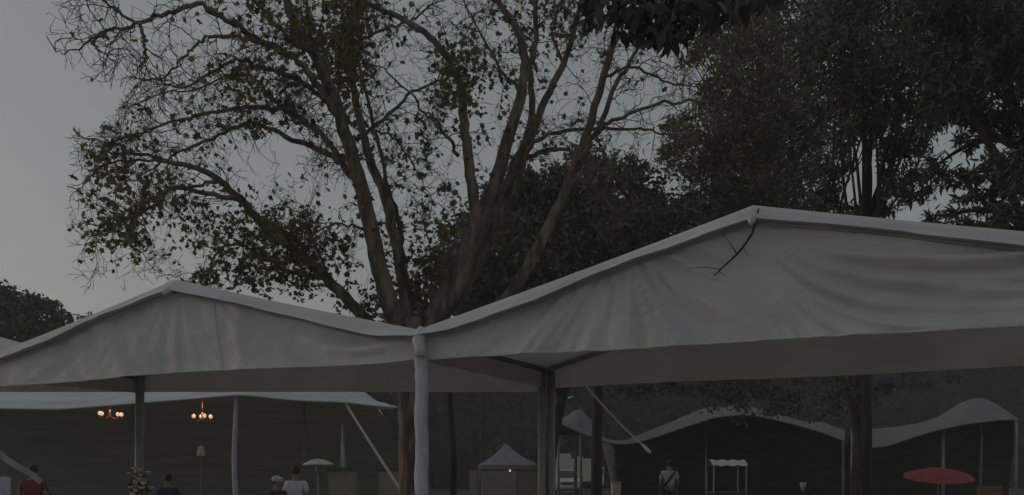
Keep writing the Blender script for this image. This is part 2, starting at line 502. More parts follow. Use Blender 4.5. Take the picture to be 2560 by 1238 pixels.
# guy strap of the marquee, runs to a peg behind the trunk
a0, b0 = P(862, 1006, 17.75), P(1110, 1384, 15.6)
b0.z = 0
root = empty('guy_strap', (b0.x, b0.y, 0), 'pale guy strap slanting from the marquee edge down behind the tree trunk', 'guy strap', 'guy straps of the tents')
flat_strap(along(a0, b0, 16, .05), .055, .012).build('webbing', STRAP, root)
m = MB(); m.tube([b0 + Vector((-.05, 0, .12)), b0 + Vector((.02, 0, -.1))], .018, 8); m.build('peg', METAL_D, root)
# guy strap right of the double poles, with a buckle
a0, e0 = P(1466, 966, 10.02), P(1612, 1118, 11.6)
root = empty('guy_strap', (P(1750, 1260, 13.2).x, 13.2, 0), 'pale guy strap with a white buckle hanging below the big tent hem', 'guy strap', 'guy straps of the tents')
flat_strap(along(a0, e0, 14, .03),   .024, .01).build('webbing', STRAP, root)
m = MB(); m.tube([P(1606, 1112, 11.55), P(1617, 1124, 11.65), P(1625, 1131, 11.7)], [.018, .03, .024], 10); m.build('buckle', mat('white_plastic', (.72, .72, .74), .4), root)
pe = Vector((3.55, 14.6, 0))
m = MB(); m.tube(along(P(1625, 1131, 11.7), pe, 6, .02), .008, 6); m.build('rope', ROPE_D, root)
# curled strap at the lower left
root = empty('guy_strap', (P(150, 1238, 12.3).x, 12.3, 0), 'broad pale strap sagging in a curve above the red jacket', 'guy strap', 'guy straps of the tents')
pl = [P(-260, 935, 11.3), P(-140, 1035, 11.5), P(-60, 1090, 11.7), P(0, 1133, 11.9), P(22, 1153, 11.95), P(50, 1170, 12.0), P(78, 1185, 12.1), P(103, 1206, 12.15)]
flat_strap(pl, .085, .02).build('webbing', SLEEVE, root)
pe = P(103, 1206, 12.15)
m = MB(); m.tube([pe, (pe.x + .75, 12.9, 0.0)], .009, 6); m.build('rope', ROPE_D, root)

# ------------------------------------------------------------------ chandeliers
BULB = mat('lit_bulb', (1, .9, .8), .4, emit=((1.0, .66, .45), 0.66))
def chandelier(px, py, D, bulbs, label, top):
    c = P(px, py, D)
    root = empty('chandelier', c, label, 'chandelier', 'lit chandeliers inside the marquee')
    m = MB()
    m.lathe(c, [(.0, .10), (.02, .10), (.035, .04), (.02, -.02), (.05, -.07), (.03, -.13), (.0, -.15)], 12)
    m.tube([c + Vector((0, 0, .1)), Vector((c.x, c.y, top))], .006, 5)
    m.build('stem', BRASS, root)
    for i, (bx, bz, by) in enumerate(bulbs):
        e = c + Vector((bx, by, bz))
        m = MB(); m.tube([c + Vector((0, 0, -.04)), c + Vector((bx * .5, by * .5, -.12)), e + Vector((0, 0, -.09)), e + Vector((0, 0, -.04))], .009, 6)
        ar = m.build('arm', BRASS, root)
        m = MB(); m.ball(e, .048, 2, (1, 1, 1.1)); m.build('bulb', BULB, ar)
    ld = bpy.data.lights.new('bulb_light', 'POINT'); ld.energy = 5.0; ld.color = (1, .55, .28); ld.shadow_soft_size = .15
    lo = bpy.data.objects.new('bulb_light', ld); COL.objects.link(lo); lo.parent = root; lo.location = (0, -.05, .22)
chandelier(275, 1035, 20.0, [(-.245, .02, -.02), (-.105, -.005, -.2), (.20, -.01, .0), (.18, .0, .22)], 'lit chandelier with spaced bulbs, between marquee edge and the grey pole', 3.75)
chandelier(506, 1041, 20.0, [(-.18, .0, -.1), (-.09, .01, .15), (.10, .005, -.12), (.17, .0, .1)], 'lit chandelier with paired bulbs beside the sleeved marquee pole', 3.8)

# ------------------------------------------------------------------ people
SKIN = mat('skin', (0.28, 0.17, 0.12), .6)
HAIR = mat('dark_hair', (0.02, 0.016, 0.014), .6, 30, .3, .5, 60)
TROU = mat('dark_trousers', (0.04, 0.04, 0.05), .8, 8, .2)
def skinmesh(name, verts, edges, rad, mm, parent):
    me = bpy.data.meshes.new(name)
    me.from_pydata(verts, edges, [])
    o = bpy.data.objects.new(name, me); COL.objects.link(o); me.materials.append(mm)
    if parent: o.parent = parent
    md = o.modifiers.new('skin', 'SKIN'); md.use_smooth_shade = True
    for i, r in enumerate(rad):
        r = r if hasattr(r, '__len__') else (r, r)
        o.data.skin_vertices[0].data[i].radius = r
        o.data.skin_vertices[0].data[i].use_root = (i == 0)
    ss = o.modifiers.new('sub', 'SUBSURF'); ss.levels = 2; ss.render_levels = 2
    return o
def person(px, D, h, rz, label, shirt, hair=None, cap=None, lean=0.0, arm=(0.12, 0.12), bag=None, group='guests around the marquee'):
    k = h / 1.75
    X = (px - 1280) / F * D
    V = [(0, 0, .95), (0, -.01, 1.12), (0, 0, 1.33), (0, .01, 1.45), (0, 0, 1.53), (0, -.012, 1.60), (0, 0, 1.68), (0, .005, 1.735)]
    E = [(i, i + 1) for i in range(7)]
    Rr = [.13, (.15, .11), (.165, .12), (.075, .07), (.052, .052), (.072, .085), (.078, .092), (.05, .06)]
    tr_v, tr_e, tr_r = [(0, 0, .97)], [], [(.145, .12)]
    sh_v, sh_e, sh_r = [(0, 0, .90), (0, -.01, 1.12), (0, 0, 1.33), (0, .01, 1.44)], [(0, 1), (1, 2), (2, 3)], [(.165, .13), (.165, .125), (.175, .132), (.085, .08)]
    for s, sw in ((-1, arm[0]), (1, arm[1])):
        b = len(V)
        V += [(s * .18, 0, 1.39), (s * (.23 + sw * .2), .03, 1.12), (s * (.22 + sw * .1), -sw, .90), (s * (.215 + sw * .1), -sw - .02, .82)]
        Rr += [.062, .045, .032, (.03, .04)]
        E += [(2, b), (b, b + 1), (b + 1, b + 2), (b + 2, b + 3)]
        for fi, (fx, fl_) in enumerate(((-.024, .07), (-.008, .085), (.008, .08), (.024, .065), (-.035, .04))):
            c = len(V)
            hx, hy, hz = V[b + 3]
            V += [(hx + fx * .4, hy + fx, hz - .03), (hx + fx * .5 - s * .012, hy + fx * 1.1, hz - .03 - fl_)]
            Rr += [.010, .0075]
            E += [(b + 3, c), (c, c + 1)]
        c = len(V)
        V += [(s * .09, 0, .88), (s * .10, -.01, .50), (s * .10, .02, .09), (s * .11, -.15, .04)]
        Rr += [.09, .06, .045, .035]
        E += [(0, c), (c, c + 1), (c + 1, c + 2), (c + 2, c + 3)]
        t = len(tr_v)
        tr_v += [(s * .09, 0, .86), (s * .10, -.01, .50), (s * .10, .02, .10)]
        tr_r += [.105, .078, .068]
        tr_e += [(0, t), (t, t + 1), (t + 1, t + 2)]
        t = len(sh_v)
        sh_v += [(s * .185, 0, 1.39), (s * (.215 + sw * .15), .02, 1.20)]
        sh_r += [.076, .066]
        sh_e += [(2, t), (t, t + 1)]
    def L(vs): return [(x * k, (y - max(0, z - 1.0) * lean) * k, z * k) for x, y, z in vs]
    def S(rs): return [tuple(q * k for q in (r if hasattr(r, '__len__') else (r, r))) for r in rs]
    o = skinmesh('person', L(V), E, S(Rr), SKIN, None)
    o.location = (X, D, 0); o.rotation_euler.z = rz
    tag(o, label, 'person', group)
    skinmesh('shirt', L(sh_v), sh_e, S(sh_r), shirt, o)
    skinmesh('trousers', L(tr_v), tr_e, S(tr_r), TROU, o)
    m = MB()
    hc = Vector(L([(0, .012, 1.668)])[0])
    m.ball(hc, .104 * k, 3, (.86, 1.0, .98))
    m.v = [v for v in m.v]
    # keep the back and crown only: push the face side of the cap up to the hairline
    m.v = [(v[0], v[1] if v[1] > hc.y - .05 * k else hc.y - .05 * k + (v[1] - hc.y + .05 * k) * .45, v[2] if v[1] > hc.y - .03 * k or v[2] > hc.z + .02 * k else hc.z + .02 * k) for v in m.v]
    m.build('hair', hair or HAIR, o, True)
    if cap:
        m = MB(); m.ball(hc + Vector((0, 0, .03 * k)), .112 * k, 3, (.9, 1.02, .8)); m.tube([hc + Vector((0, -.08, .03)) * k + Vector((0, 0, 0)), hc + Vector((0, -.19 * k, .015 * k))], [.07 * k, .05 * k], 8)
        m.build('cap', cap, o, True)
    if bag:
        m = MB(); pts = [Vector(p) * k for p in ((-.17, .10, 1.43), (-.05, .155, 1.30), (.08, .155, 1.12), (.19, .09, .98))]
        m.tube(pts, .035 * k, 6); m.box(Vector((.24, .10, .88)) * k, (.12, .26, .3), bev=.03)
        m.build('shoulder_bag', bag, o, True)
    return o
WHITE_S = mat('white_shirt', (.62, .62, .68), .8, 9, .1, .3, 15)
BLUE_S = mat('pale_blue_shirt', (.42, .55, .62), .8, 9, .15, .3, 15)
RED_S = mat('red_jacket', (.17, .03, .03), .75, 9, .2, .3, 15)
NAVY_S = mat('navy_shirt', (.035, .035, .075), .8, 9, .2, .3, 15)
GREY_C = mat('pale_grey_cap', (.5, .5, .5), .8)
DARK_S = mat('charcoal_shirt', (.035, .035, .037), .8, 9, .2)
person(740, 16.0, 1.72, R(172), 'person in a white shirt seen from behind, before the patio heater', WHITE_S)
person(692, 15.6, 1.50, R(60), 'person in a pale grey cap and dark clothes beside the white shirt', DARK_S, cap=GREY_C)
person(83, 16.5, 1.74, R(-165), 'person in a red jacket under the curled strap', RED_S)
person(420, 16.5, 1.56, R(190), 'person in a navy shirt behind the flower arrangement', NAVY_S)
person(1673, 26.0, 1.98, R(178), 'person in a pale blue shirt with a dark shoulder bag', BLUE_S, bag=RUBBER)

# ------------------------------------------------------------------ things around the marquee
# flower arrangement on a plinth
D = 11.2
c = P(352, 1238, D)
root = empty('flower_arrangement', (c.x, D, 0), 'tall arrangement of cream flowers and leaves at the foot of the grey pole', 'flowers')
m = MB(); m.box((c.x, D, .5), (.26, .26, 1.0), taper=.85, bev=.01); m.build('plinth', DARKCLOTH, root)
m = MB(); m.lathe((c.x, D, 1.0), [(0, 0), (.06, 0), (.085, .08), (.07, .17), (.085, .2)], 16); m.build('vase', METAL_D, root)
CREAM = mat('cream_petals', (.62, .60, .46), .7, island=.3)
def leaf_mesh(pts, nrm, axis, size, shape, jitter=0.0):
    """many leaves at once: returns verts (n*k,3), k"""
    shp = np.array(shape, float)
    k = len(shp)
    ax = axis - nrm * (axis * nrm).sum(1, keepdims=True)
    ax /= np.linalg.norm(ax, axis=1, keepdims=True) + 1e-9
    bt = np.cross(nrm, ax)
    v = pts[:, None, :] + size[:, None, None] * (shp[None, :, 0, None] * ax[:, None, :] + shp[None, :, 1, None] * bt[:, None, :] + shp[None, :, 2, None] * nrm[:, None, :])
    return v.reshape(-1, 3), k
OVAL = [(0, 0, 0), (.3, .22, .05), (.7, .2, .04), (1, 0, -.06), (.7, -.2, .04), (.3, -.22, .05)]
LANCE = [(0, 0, 0), (.35, .13, .04), (.7, .10, 0), (1, 0, -.1), (.7, -.10, 0), (.35, -.13, .04)]
PLANE = [(0, 0, 0), (.12, .34, .04), (.36, .22, .0), (.52, .50, .06), (.66, .2, 0), (1, 0, -.08), (.66, -.2, 0), (.52, -.5, .06), (.36, -.22, 0), (.12, -.34, .04)]
def unit(n):
    v = rng.normal(size=(n, 3)); return v / np.linalg.norm(v, axis=1, keepdims=True)
def leaves_obj(name, pts, size, shape, m, parent, droop=0.3):
    n = len(pts)
    ax = unit(n); ax[:, 2] -= droop
    ax /= np.linalg.norm(ax, axis=1, keepdims=True)
    v, k = leaf_mesh(pts, unit(n), ax, size * rng.uniform(.5, 1.4, n), shape)
    me = bpy.data.meshes.new(name)
    me.vertices.add(n * k); me.vertices.foreach_set('co', v.ravel())
    me.loops.add(n * k); me.loops.foreach_set('vertex_index', np.arange(n * k, dtype=np.int32))
    me.polygons.add(n)
    me.polygons.foreach_set('loop_start', np.arange(0, n * k, k, dtype=np.int32))
    me.update(calc_edges=True)
    return link(name, me, m, parent)
ctr = np.array(P(352, 1208, D))
pp = ctr + rng.normal(size=(100, 3)) * (.07, .06, .095)
leaves_obj('leaves', pp, .085, OVAL, LEAF_A, root)
pp = ctr + np.array((.01, -.05, 0)) + rng.normal(size=(40, 3)) * (.055, .05, .075)
m = MB()
for p in pp:
    m.lathe(p, [(.0, .0), (.02, .004), (.036, .02), (.042, .036), (.028, .034), (0, .016)], 7)
m.build('blossoms', CREAM, root)
m = MB()
for p in pp[::3]: m.tube([(c.x, D, 1.1), tuple(p)], .003, 4)
m.build('stems', LEAF_D, root)

# pale board on an easel, lower left corner
D = 12.0
c = P(2, 1192, D)
root = empty('display_board', (c.x, D, 0), 'pale lavender display board cut by the picture edge', 'board')
m = MB(); m.box((c.x - .02, D, c.z - .42), (.36, .03, .84), rz=R(-4), bev=.006); m.build('panel', SLEEVE, root)
for s in (-.15, .12):
    m = MB(); m.tube([(c.x + s, D + .03, 0), (c.x + s, D + .03, c.z - .2)], .014, 6); m.build('leg', METAL_D, root)

# patio heater with a white dome
D = 17.0
c = P(796, 1162, D)
root = empty('patio_heater', (c.x, D, 0), 'slim patio heater with a wide white dome', 'patio heater')
m = MB(); m.lathe((c.x, D, c.z), [(.0, .125), (.08, .12), (.20, .085), (.30, .03), (.335, -.01), (.32, .0), (.2, .06), (0, .10)], 28); dm = m.build('dome', mat('white_enamel', (.66, .68, .68), .35), root)
m = MB(); m.lathe((c.x, D, c.z), [(.0, .08), (.07, .06), (.07, -.13), (.04, -.18), (0, -.18)], 16); m.build('burner', METAL_D, root)
m = MB(); m.tube([(c.x, D, .5), (c.x, D, c.z - .12)], .025, 10); m.build('pole', METAL_D, root)
m = MB(); m.lathe((c.x, D, 0), [(0, 0), (.24, 0), (.24, .45), (.16, .55), (0, .55)], 20); m.build('base', METAL_D, root)

# feather flag
D = 17.6
BAN = mat('pale_green_banner', (.40, .46, .40), .8, 4, .1)
root = empty('feather_flag', (P(856, 1180, D).x, D, 0), 'narrow pale green feather flag rising behind a beige stand', 'flag')
m = MB()
def fl_(a, b):
    py = lerp(1170, 1062, b)
    wl = lerp(848.5, 853.5, b ** .8); wr = lerp(864, 857, b ** 1.4)
    p = P(lerp(wl, wr, a), py, D); p.y += .05 * math.sin(a * 5 + b * 3); return p
m.grid(6, 30, fl_); o = m.build('banner', BAN, root)
sol = o.modifiers.new('thick', 'SOLIDIFY'); sol.thickness = .006
m = MB(); t = P(857.5, 1056, D); m.tube([(P(864.6, 1180, D).x, D, 0), P(864.8, 1165, D), P(861, 1110, D), t], [.016, .014, .01, .006], 6); m.build('pole', METAL_D, root)

# beige stands
def stand(px0, px1, py, D, label, lip=True, mm=BEIGE, dep=.4, split=None):
    a, b = P(px0, py, D), P(px1, py, D)
    root = empty('exhibition_stand', ((a.x + b.x) / 2, D, 0), label, 'stand', 'beige exhibition stands')
    h = a.z
    m = MB()
    if split:
        s = P(split, py, D).x
        m.box(((a.x + s) / 2, D, h / 2 - .02), (s - a.x - .02, dep, h - .04), bev=.008)
        m.build('panel', mm, root)
        m = MB(); m.box(((b.x + s) / 2, D + .06, h / 2 - .02), (b.x - s - .02, dep, h - .04), bev=.008)
        o = m.build('panel', mat('brown_beige_board', (.26, .20, .17), .7, 4, .12), root); o['label'] = 'browner side panel'
    else:
        m.box(((a.x + b.x) / 2, D, h / 2 - .02), (b.x - a.x, dep, h - .04), bev=.008)
        m.build('panel', mm, root)
    m = MB(); m.box(((a.x + b.x) / 2, D, h + .012), (b.x - a.x + .05, dep + .06, .06), bev=.01); m.build('top_board', BROWN, root)
stand(826, 890, 1175, 17.2, 'beige stand in front of the narrow green feather flag')
stand(951, 1030, 1175, 17.2, 'beige stand half hidden by the tree trunk')
stand(1174, 1194, 1174, 36, 'narrow beige stand next to the thin dark gazebo post')
stand(1203, 1343, 1175, 36, 'wide beige and brown stand under the grey gazebo', split=1292)

# pop up gazebo
D = 38.0
GAZ = mat('slate_grey_canvas', (.26, .26, .31), .75, 3, .15, .2, 10)
root = empty('gazebo', (P(1272, 1180, D).x, D, 0), 'small pop-up gazebo with a pointed slate grey roof', 'gazebo')
cx = P(1272, 1180, D).x
pk = P(1264, 1108, D)
hw = 1.40
def gz(a, b):
    th = 2 * math.pi * a + math.pi / 4
    c_, s_ = math.cos(th), math.sin(th)
    q = hw / max(abs(c_), abs(s_))
    e = Vector((cx + c_ * q, D + s_ * q * .9, 1.93))
    p = e.lerp(pk, b); p.z -= .12 * math.sin(math.pi * b) ; return p
m = MB(); m.grid(64, 12, gz); m.build('roof', GAZ, root)
m = MB(); m.grid(64, 2, lambda a, b: gz(a, 0) - Vector((0, 0, .20 * b))); m.build('valance', GAZ, root)
for sx in (-1, 1):
    for sy in (-1, 1):
        m = MB(); x, y = cx + sx * hw * .97, D + sy * hw * .87; m.tube([(x, y, 0), (x, y, 1.92)], .028, 6); m.build('post', METAL_D, root)
m = MB(); m.tube([pk + Vector((-.45, 0, -.25)), pk + Vector((-.03, 0, .05))], .022, 6); m.build('strut', GAZ, root)
# its little lit bulb
c = P(1275, 1177, 36.6 - 1.1)
root = empty('pendant_lamp', c, 'tiny warm lit bulb over the wide beige stand', 'lamp')
m = MB(); m.ball(c, .05, 2); m.build('bulb', BULB, root)
m = MB(); m.tube([c + Vector((0, 0, .04)), (c.x, c.y, c.z + .32), (c.x, c.y + 1.4, c.z + .34)], .008, 5); m.build('cable', ROPE_D, root)

# ------------------------------------------------------------------ vehicles far behind
def pickup(px, D, label):
    X = (px - 1280) / F * D
    root = empty('pickup_truck', (X, D, 0), label, 'vehicle')
    bm = MB()
    def sect(y, z0, z1, w0, w1): return [(-w0 / 2, y, z0), (w0 / 2, y, z0), (w1 / 2, y, z1), (-w1 / 2, y, z1)]
    secs = [sect(-2.3, .45, .95, 1.75, 1.62), sect(-2.2, .38, 1.05, 1.84, 1.7), sect(-1.0, .38, 1.16, 1.86, 1.74), sect(-.4, .38, 1.74, 1.86, 1.36), sect(.9, .38, 1.76, 1.86, 1.38), sect(1.15, .38, 1.15, 1.86, 1.8), sect(2.4, .42, 1.12, 1.84, 1.8)]
    vs = [p for s in secs for p in s]
    fs = [(i * 4 + k, i * 4 + (k + 1) % 4, i * 4 + 4 + (k + 1) % 4, i * 4 + 4 + k) for i in range(len(secs) - 1) for k in range(4)] + [(3, 2, 1, 0), tuple(len(secs) * 4 - 4 + k for k in range(4))]
    bm.add(vs, fs, False)
    o = bm.build('body', WHITE_P, root, True)
    bv = o.modifiers.new('b', 'BEVEL'); bv.width = .05; bv.segments = 3
    m = MB(); m.add([(-.76, -.99, 1.20), (.76, -.99, 1.20), (.64, -.44, 1.68), (-.64, -.44, 1.68)], [(0, 1, 2, 3)], False); w_ = m.build('windscreen', GLASS_D, root, True); w_.modifiers.new('s', 'SOLIDIFY').thickness = .02
    w_.location = (0, -.02, .012)
    m = MB(); m.box((0, -2.36, .52), (1.78, .16, .2), bev=.04); m.build('bumper', STEEL, root, True)
    m = MB(); m.box((0, -2.31, .80), (1.0, .06, .18), bev=.01); m.build('grille', RUBBER, root, True)
    for s in (-1, 1):
        m = MB(); m.box((s * .66, -2.29, .82), (.28, .06, .17), bev=.02); m.build('headlight', STEEL, root, True)
        m = MB(); m.box((s * 1.0, -.75, 1.2), (.16, .08, .2), bev=.02); m.build('mirror', RUBBER, root, True)
        for y in (-1.5, 1.5):
            m = MB(); m.tube([(s * .70, y, .36), (s * .93, y, .36)], .36, 20); wh = m.build('wheel', RUBBER, root, True)
            m = MB(); m.tube([(s * .90, y, .36), (s * .94, y, .36)], .2, 16); m.build('rim', STEEL, wh, True)
pickup(1417, 57.0, 'white pickup truck parked nose-on before a cream box truck')
def box_truck(px, D, label):
    X = (px - 1280) / F * D
    root = empty('box_truck', (X, D, 0), label, 'vehicle')
    m = MB(); m.box((0, 0, 1.75), (3.4, 2.3, 2.0), bev=.06); m.build('cargo_box', CREAM_P, root, True)
    m = MB(); m.box((-.55, 0, 2.98), (.95, 2.0, .42), bev=.05); m.box((.75, 0, 2.86), (.5, 1.4, .18), bev=.03); m.build('roof_pod', CREAM_P, root, True)
    m = MB(); m.box((2.25, 0, 1.25), (1.05, 2.1, 1.6), bev=.12); m.build('cab', WHITE_P, root, True)
    m = MB(); m.box((2.4, -1.06, 1.6), (.6, .02, .5)); m.build('window', GLASS_D, root, True)
    m = MB(); m.box((.2, 0, .62), (4.4, 1.0, .22)); m.build('chassis', RUBBER, root, True)
    for x in (-1.0, 2.2):
        for y in (-1, 1):
            m = MB(); m.tube([(x, y * .8, .42), (x, y * 1.08, .42)], .42, 20); m.build('wheel', RUBBER, root, True)
box_truck(1428, 70.0, 'cream box truck with a raised roof pod')

# white topped stall
D = 27.0
c = P(1815, 1165, D)
root = empty('market_stall', (c.x, D, 0), 'market stall with a long rounded white awning', 'stall')
m = MB()
m.grid(16, 10, lambda a, b: Vector((c.x + (a - .5) * 1.17 * (1 - .06 * b), D - .55 + 1.1 * b, c.z - .06 + .26 * math.sin(math.pi * (0.08 + .84 * b)) + .02 * math.sin(a * 20))))
m.build('awning', STRETCH_W, root)
for sx in (-.54, .54):
    for sy in (-.5, .5):
        m = MB(); m.tube([(c.x + sx, D + sy, 0), (c.x + sx, D + sy, c.z)], .025, 6); m.build('post', METAL_D, root)
m = MB(); m.box((c.x, D, .9), (1.1, .8, .06), bev=.01); m.build('counter', BROWN, root)
# pale bin
D = 27.0
c = P(1540, 1209, D)
root = empty('wheelie_bin', (c.x, D, 0), 'pale beige upright bin on the far grass', 'bin')
m = MB(); m.box((c.x, D, c.z / 2), (.27, .32, c.z), taper=1.12, bev=.02); m.build('body', CREAM_P, root)
m = MB(); m.box((c.x, D, c.z + .03), (.33, .38, .06), bev=.02); m.build('lid', BEIGE, root)
# brown crate stand and parasol
D = 24.0
c = P(2346, 1186, D)
root = empty('parasol', (c.x, D, 0), 'low red parasol tipped towards the viewer', 'parasol')
m = MB()
tilt = Matrix.Rotation(R(11), 4, 'X') @ Matrix.Rotation(R(-2), 4, 'Y')
def um(a, b):
    th = 2 * math.pi * a
    seg = 8
    ph = (th * seg / (2 * math.pi)) % 1.0
    r = 1.0 * b * lerp(1.0, .94, math.sin(math.pi * ph))
    z = .26 * (1 - b * b) - .02 * math.sin(math.pi * ph) * b
    return Vector((c.x, D, c.z - .08)) + (tilt @ Vector((r * math.cos(th), r * math.sin(th), z)))
m.grid(64, 10, um); m.build('canopy', RED, root)
m = MB(); m.tube([(c.x, D + .05, 0), (c.x, D, c.z + .1)], .022, 8); m.build('pole', METAL_D, root)
m = MB(); m.lathe((c.x, D + .05, 0), [(0, 0), (.25, 0), (.25, .06), (.05, .1), (0, .1)], 16); m.build('base', METAL_D, root)
c = P(2474, 1212, 22.0)
root = empty('wooden_cabinet', (c.x, 22.0, 0), 'brown slatted wooden cabinet beside the red parasol', 'cabinet')
m = MB(); m.box((c.x, 22.0, c.z / 2 - .02), (.46, .45, c.z - .04), bev=.01); m.build('body', BROWN, root)
m = MB()
for k in range(6): m.box((c.x, 21.77, c.z - .09 - k * .17), (.43, .02, .12))
m.build('slats', mat('worn_orange_wood', (.22, .10, .06), .6, 8, .3), root)
c = P(2008, 1206, 30.0)
root = empty('bucket', (c.x, 30.0, 0), 'small pale tapered bucket on a dark post', 'bucket')
m = MB(); m.lathe((c.x, 30.0, c.z - .33), [(0, 0), (.05, 0), (.13, .33), (.12, .33), (.04, .02)], 16); m.build('shell', CREAM_P, root)
m = MB(); m.tube([(c.x, 30.0, 0), (c.x, 30.0, c.z - .33)], .04, 8); m.build('post', BROWN, root)
# pale shade on a thin stand in the marquee
D = 20.5
c = P(503, 1128, D)
root = empty('stand_lamp', (c.x, D, 0), 'unlit pale lampshade on a thin stand in the dark marquee', 'lamp')
m = MB(); m.lathe((c.x, D, c.z - .12), [(.115, 0), (.07, .25), (.065, .25), (.11, 0)], 16); m.build('lamp_shade', GREY_C, root)
m = MB(); m.tube([(c.x, D, 0), (c.x, D, c.z + .1)], .014, 6); m.lathe((c.x, D, 0), [(0, 0), (.16, 0), (.16, .02), (0, .03)], 16); m.build('stand', METAL_D, root)

# ------------------------------------------------------------------ sand grey stretch tents on the right
def stretch(label, hem, top, D, dep, poles, x0, x1, open_to=None):
    root = empty('stretch_tent', (P((x0 + x1) / 2, HY, D).x, D + 4, 0), label, 'tent', 'sand grey stretch tents')
    def fn(a, b):
        px = lerp(x0, x1, a)
        f = P(px, smooth_at(hem, px, 5), D + .6 * math.sin(a * 7))
        ty = min(smooth_at(top, px, 6), smooth_at(hem, px, 5) - 1.5)
        tp = P(px, ty, D + 3.5)
        op = max(0.0, min(1.0, (open_to - px) / 40.0)) if open_to else 0.0
        bt = Vector((f.x * 1.3, D + dep, lerp(.2, 3.4, op)))
        if b < .5:
            t = b * 2
            p = f.lerp(tp, t); p.z += -.10 * math.sin(math.pi * t) * 0 + .03 * fbm(px / 60, t * 2, 2.2) * min(1, t * 6)
        else:
            t = b * 2 - 1
            p = tp.lerp(bt, t); p.z += .3 * math.sin(math.pi * t)
        return p
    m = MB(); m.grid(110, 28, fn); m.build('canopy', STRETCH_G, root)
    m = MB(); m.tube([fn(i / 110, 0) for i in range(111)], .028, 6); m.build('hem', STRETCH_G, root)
    for px, pt, dd in poles:
        t = P(px, pt, D + dd)
        m = MB(); m.tube([(t.x, D + dd, 0), (t.x, D + dd, t.z)], .05, 8); m.build('pole', METAL_D, root)
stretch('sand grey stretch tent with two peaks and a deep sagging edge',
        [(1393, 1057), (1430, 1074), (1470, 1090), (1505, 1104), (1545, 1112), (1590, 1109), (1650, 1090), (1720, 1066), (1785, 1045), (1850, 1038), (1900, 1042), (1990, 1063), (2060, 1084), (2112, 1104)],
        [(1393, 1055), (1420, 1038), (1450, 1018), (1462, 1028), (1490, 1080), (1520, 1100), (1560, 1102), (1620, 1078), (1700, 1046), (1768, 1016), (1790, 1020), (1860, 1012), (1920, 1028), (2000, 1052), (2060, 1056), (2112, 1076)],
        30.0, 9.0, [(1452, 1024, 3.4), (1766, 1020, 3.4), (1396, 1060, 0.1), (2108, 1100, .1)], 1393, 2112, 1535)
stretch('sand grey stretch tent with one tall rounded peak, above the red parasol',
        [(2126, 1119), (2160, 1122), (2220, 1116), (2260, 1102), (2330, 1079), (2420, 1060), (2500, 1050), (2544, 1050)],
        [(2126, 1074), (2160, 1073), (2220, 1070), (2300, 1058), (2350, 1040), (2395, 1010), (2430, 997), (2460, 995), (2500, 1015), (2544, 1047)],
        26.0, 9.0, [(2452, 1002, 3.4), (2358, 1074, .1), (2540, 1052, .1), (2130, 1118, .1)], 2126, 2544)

# ------------------------------------------------------------------ trees
def bez(pts, n):
    """Catmull-Rom through the points"""
    pts = [Vector(p) for p in pts]
    q = [pts[0] * 2 - pts[1]] + pts + [pts[-1] * 2 - pts[-2]]
    outp = []
    for i in range(1, len(q) - 2):
        p0, p1, p2, p3 = q[i - 1], q[i], q[i + 1], q[i + 2]
        for k in range(n):
            t = k / n
            outp.append(.5 * ((2 * p1) + (p2 - p0) * t + (2 * p0 - 5 * p1 + 4 * p2 - p3) * t * t + (3 * p1 - p0 - 3 * p2 + p3) * t ** 3))
    outp.append(pts[-1])
    return outp

TD = 14.0
tree = empty('plane_tree', (P(1037, HY, TD).x, TD, 0), 'tall half-bare tree with many stems spreading behind the tents', 'tree')
limbs = []          # (points, radii)
def limb(pl, w0, w1, d0=0.0, d1=0.0):
    pts = [P(x, y, TD + lerp(d0, d1, i / max(1, len(pl) - 1))) for i, (x, y) in enumerate(pl)]
    c = bez(pts, 5)
    n = len(c)
    for i in range(1, n - 1):
        jit = 0.018 * (1 if w0 < 30 else .6)
        c[i] = c[i] + Vector((random.gauss(0, jit), random.gauss(0, jit), random.gauss(0, jit)))
    s = TD / F / 2 * .86
    r = [max(.004, lerp(w0, w1, (i / (n - 1)) ** .85) * s) for i in range(n)]
    limbs.append((c, r))
trunk = MB()
tp = bez([(P(1037, HY, TD).x, TD, -.1), (P(1037, HY, TD).x, TD, .4), P(1036, 1120, TD), P(1034, 990, TD), P(1032, 900, TD), P(1030, 800, TD)], 6)
trunk.tube(tp, [.40 if i < 2 else (.31 if i < 6 else .275 + .012 * math.sin(i * 1.7)) for i in range(len(tp))], 18)
limb([(1015, 880), (985, 790), (955, 700), (930, 590), (900, 460), (862, 330), (832, 235), (785, 135), (735, 50), (690, -70)], 62, 20, 0, -1.2)
limb([(1028, 880), (1018, 780), (1000, 660), (975, 540), (945, 450), (915, 370), (890, 260), (872, 150), (880, 40), (900, -70)], 44, 14, .1, .9)
limb([(1008, 640), (996, 542), (962, 426), (927, 288), (900, 172), (865, 60), (840, -40)], 16, 7, .3, 1.2)
limb([(1050, 880), (1092, 776), (1140, 690), (1188, 575), (1243, 440), (1271, 343), (1305, 226), (1312, 137), (1291, 69), (1243, 0), (1220, -60)], 66, 12, 0, .6)
limb([(1055, 860), (1120, 760), (1170, 650), (1190, 560), (1175, 440), (1161, 330), (1154, 226), (1126, 165), (1085, 103), (1017, 55), (914, 7), (860, -30)], 46, 9, -.2, -1.4)
limb([(1075, 830), (1150, 730), (1215, 610), (1271, 480), (1312, 384), (1353, 275), (1408, 158), (1442, 41), (1465, -60)], 48, 12, .2, 1.6)
limb([(1100, 850), (1200, 800), (1278, 735), (1326, 652), (1380, 549), (1435, 426), (1470, 323), (1511, 185), (1538, 82), (1560, -20)], 46, 14, -.1, -.8)
limb([(1436, 425), (1449, 405), (1490, 330), (1545, 206), (1586, 137), (1650, 60)], 24, 6, -.6, -1.6)
